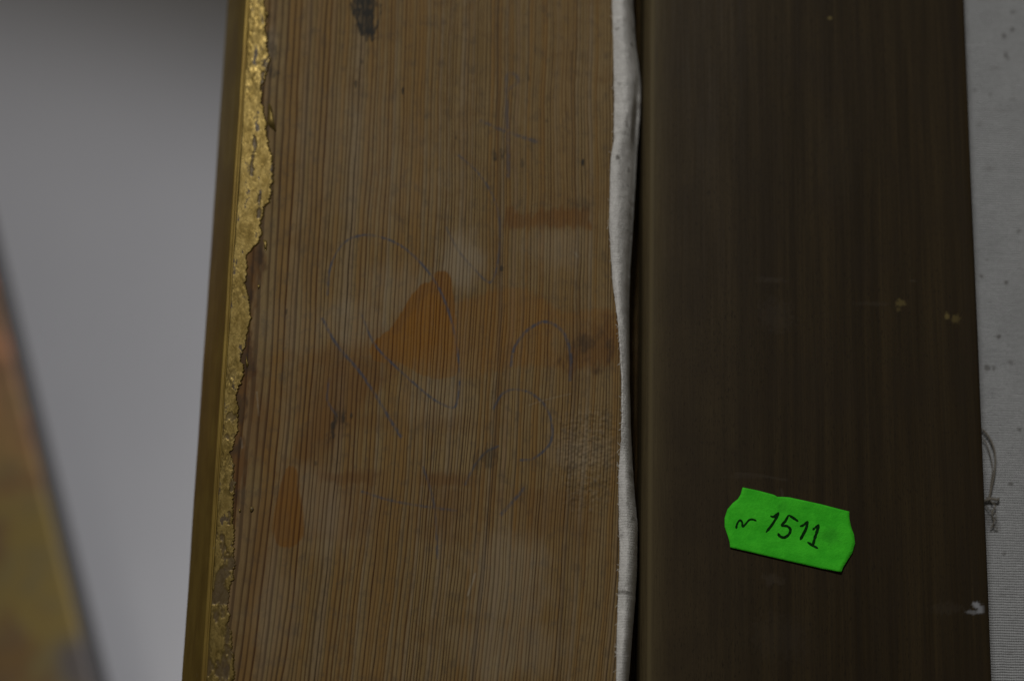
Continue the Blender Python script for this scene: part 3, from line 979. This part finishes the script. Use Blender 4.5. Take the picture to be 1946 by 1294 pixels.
pen('number_sign', [([(358, 635), (362, 600), (378, 560), (402, 538), (425, 560), (433, 610), (468, 578), (505, 536), (545, 528), (592, 545)], 3.6)])
pen('digit', [([(750, 488), (785, 498), (815, 478), (850, 446)], 4.0), ([(850, 446), (822, 505), (770, 590), (700, 678)], 4.6)])
pen('digit', [([(1075, 552), (1030, 520), (962, 476)], 4.2), ([(962, 476), (925, 545), (882, 596), (945, 606), (982, 645), (965, 700), (912, 736), (862, 722), (838, 685)], 4.4)])
pen('digit', [([(1092, 608), (1135, 592), (1185, 548)], 4.0), ([(1185, 548), (1165, 630), (1130, 700), (1095, 765)], 4.8)])
pen('digit', [([(1238, 650), (1275, 618), (1312, 584)], 3.6), ([(1312, 584), (1290, 665), (1262, 750), (1240, 838)], 4.8), ([(1178, 788), (1235, 826), (1302, 862)], 4.4)])

# ------------------------------------------------------------------ loose thread caught between bar and canvas
th = tag(empty('loose_thread', (*at(1878, 950, D_CAN - 0.001)[:1], D_CAN - 0.001, at(1878, 950, D_CAN)[1])),
         'fine grey looped thread caught at the right edge of the stretcher bar', 'thread')
tm = m_flat('dusty_grey_thread', (0.13, 0.12, 0.10), (0.22, 0.20, 0.17), 0.8, 0.95)


def thread(line, r, name='strand', depth=D_CAN - 0.0007):
    p = spline(pts(line, depth), 8)
    q = [(a, depth - 0.0004 * math.sin(i / max(1, len(p) - 1) * math.pi), b) for i, (a, b) in enumerate(p)]
    v, f = tube(q, r, r * 0.8, 6)
    keep(mesh_obj(name, v, f, tm), th)


thread([(1860, 812), (1872, 822), (1884, 842), (1890, 866), (1889, 895), (1884, 925), (1880, 948)], 0.00022)
thread([(1862, 830), (1872, 840), (1880, 862), (1885, 890), (1882, 920), (1879, 946)], 0.00012)
thread([(1870, 952), (1882, 948), (1894, 950), (1898, 946)], 0.00030)
thread([(1874, 944), (1884, 954), (1890, 962), (1884, 975), (1888, 992), (1882, 1004)], 0.00014)
thread([(1872, 960), (1880, 970), (1892, 980), (1886, 998), (1896, 1004)], 0.00010)

# ------------------------------------------------------------------ the other picture standing behind, by the wall
D_BP = 0.255
thick = 0.022
q0 = np.array(at(-6, 440, D_BP + thick))
q1 = np.array(at(206, 1294, D_BP + thick))
e0, e1 = q0, q1
dn = (e1 - e0) / np.linalg.norm(e1 - e0)
lf = np.array([dn[1], -dn[0]])
if lf[0] > 0:
    lf = -lf
top_r = e0 - dn * 0.05
bot_r = e1 + dn * 0.30
wid = 0.30
rt = empty('background_painting', (float((bot_r + lf * wid / 2)[0]), D_BP, float(bot_r[1])))
bx, bz = at(150, 1265, D_BP)
# local millimetres for the painted form
ang = math.atan2(-dn[0], -dn[1])
base = np.array([rt.location.x, rt.location.z])
BLOB = ((bx - base[0]) * 1000, 0.0, (bz - base[1]) * 1000 )
ZMID = (at(40, 820, D_BP)[1] - base[1]) * 1000


def slab(corners, y0, y1, bev=0.0015):
    c = np.array(corners)
    m_ = c.mean(0)
    inn = m_ + (c - m_) * (1 - bev / 0.12)
    v = [(a, y0, b) for a, b in inn] + [(a, y0 + bev, b) for a, b in c] + [(a, y1, b) for a, b in c]
    f = [(3, 2, 1, 0)]
    for i in range(4):
        j = (i + 1) % 4
        f += [(i, j, 4 + j, 4 + i), (4 + i, 4 + j, 8 + j, 8 + i)]
    f.append((8, 9, 10, 11))
    return [(a - rt.location.x, b - D_BP, d - rt.location.z) for a, b, d in v], f


cor = [top_r, bot_r, bot_r + lf * wid, top_r + lf * wid]
tag(rt, 'out of focus rust and olive painting leaning in the lower left', 'painting')


v, f = slab(cor, D_BP + 0.0012, D_BP + thick)
sd = mesh_obj('canvas_side', v, f, m_flat('painted_shade_canvas_side', (0.030, 0.028, 0.028), (0.045, 0.042, 0.042), 0.1, 0.85), rt, False)  # near-black colour stands in for the shade on this side
v, f = slab([m * 0.996 + np.mean(cor, 0) * 0.004 for m in cor], D_BP, D_BP + 0.0025, 0.0008)
mp = m_painted()
pf = mesh_obj('painted_front', v, f, mp, rt, False)
for nd in mp.node_tree.nodes:      # the rust to olive change lies at this height of the picture
    if nd.type == 'MAP_RANGE' and abs(nd.inputs[1].default_value + 40) < 1e-3 and abs(nd.inputs[2].default_value - 60) < 1e-3:
        nd.inputs[1].default_value, nd.inputs[2].default_value = ZMID - 40, ZMID + 55
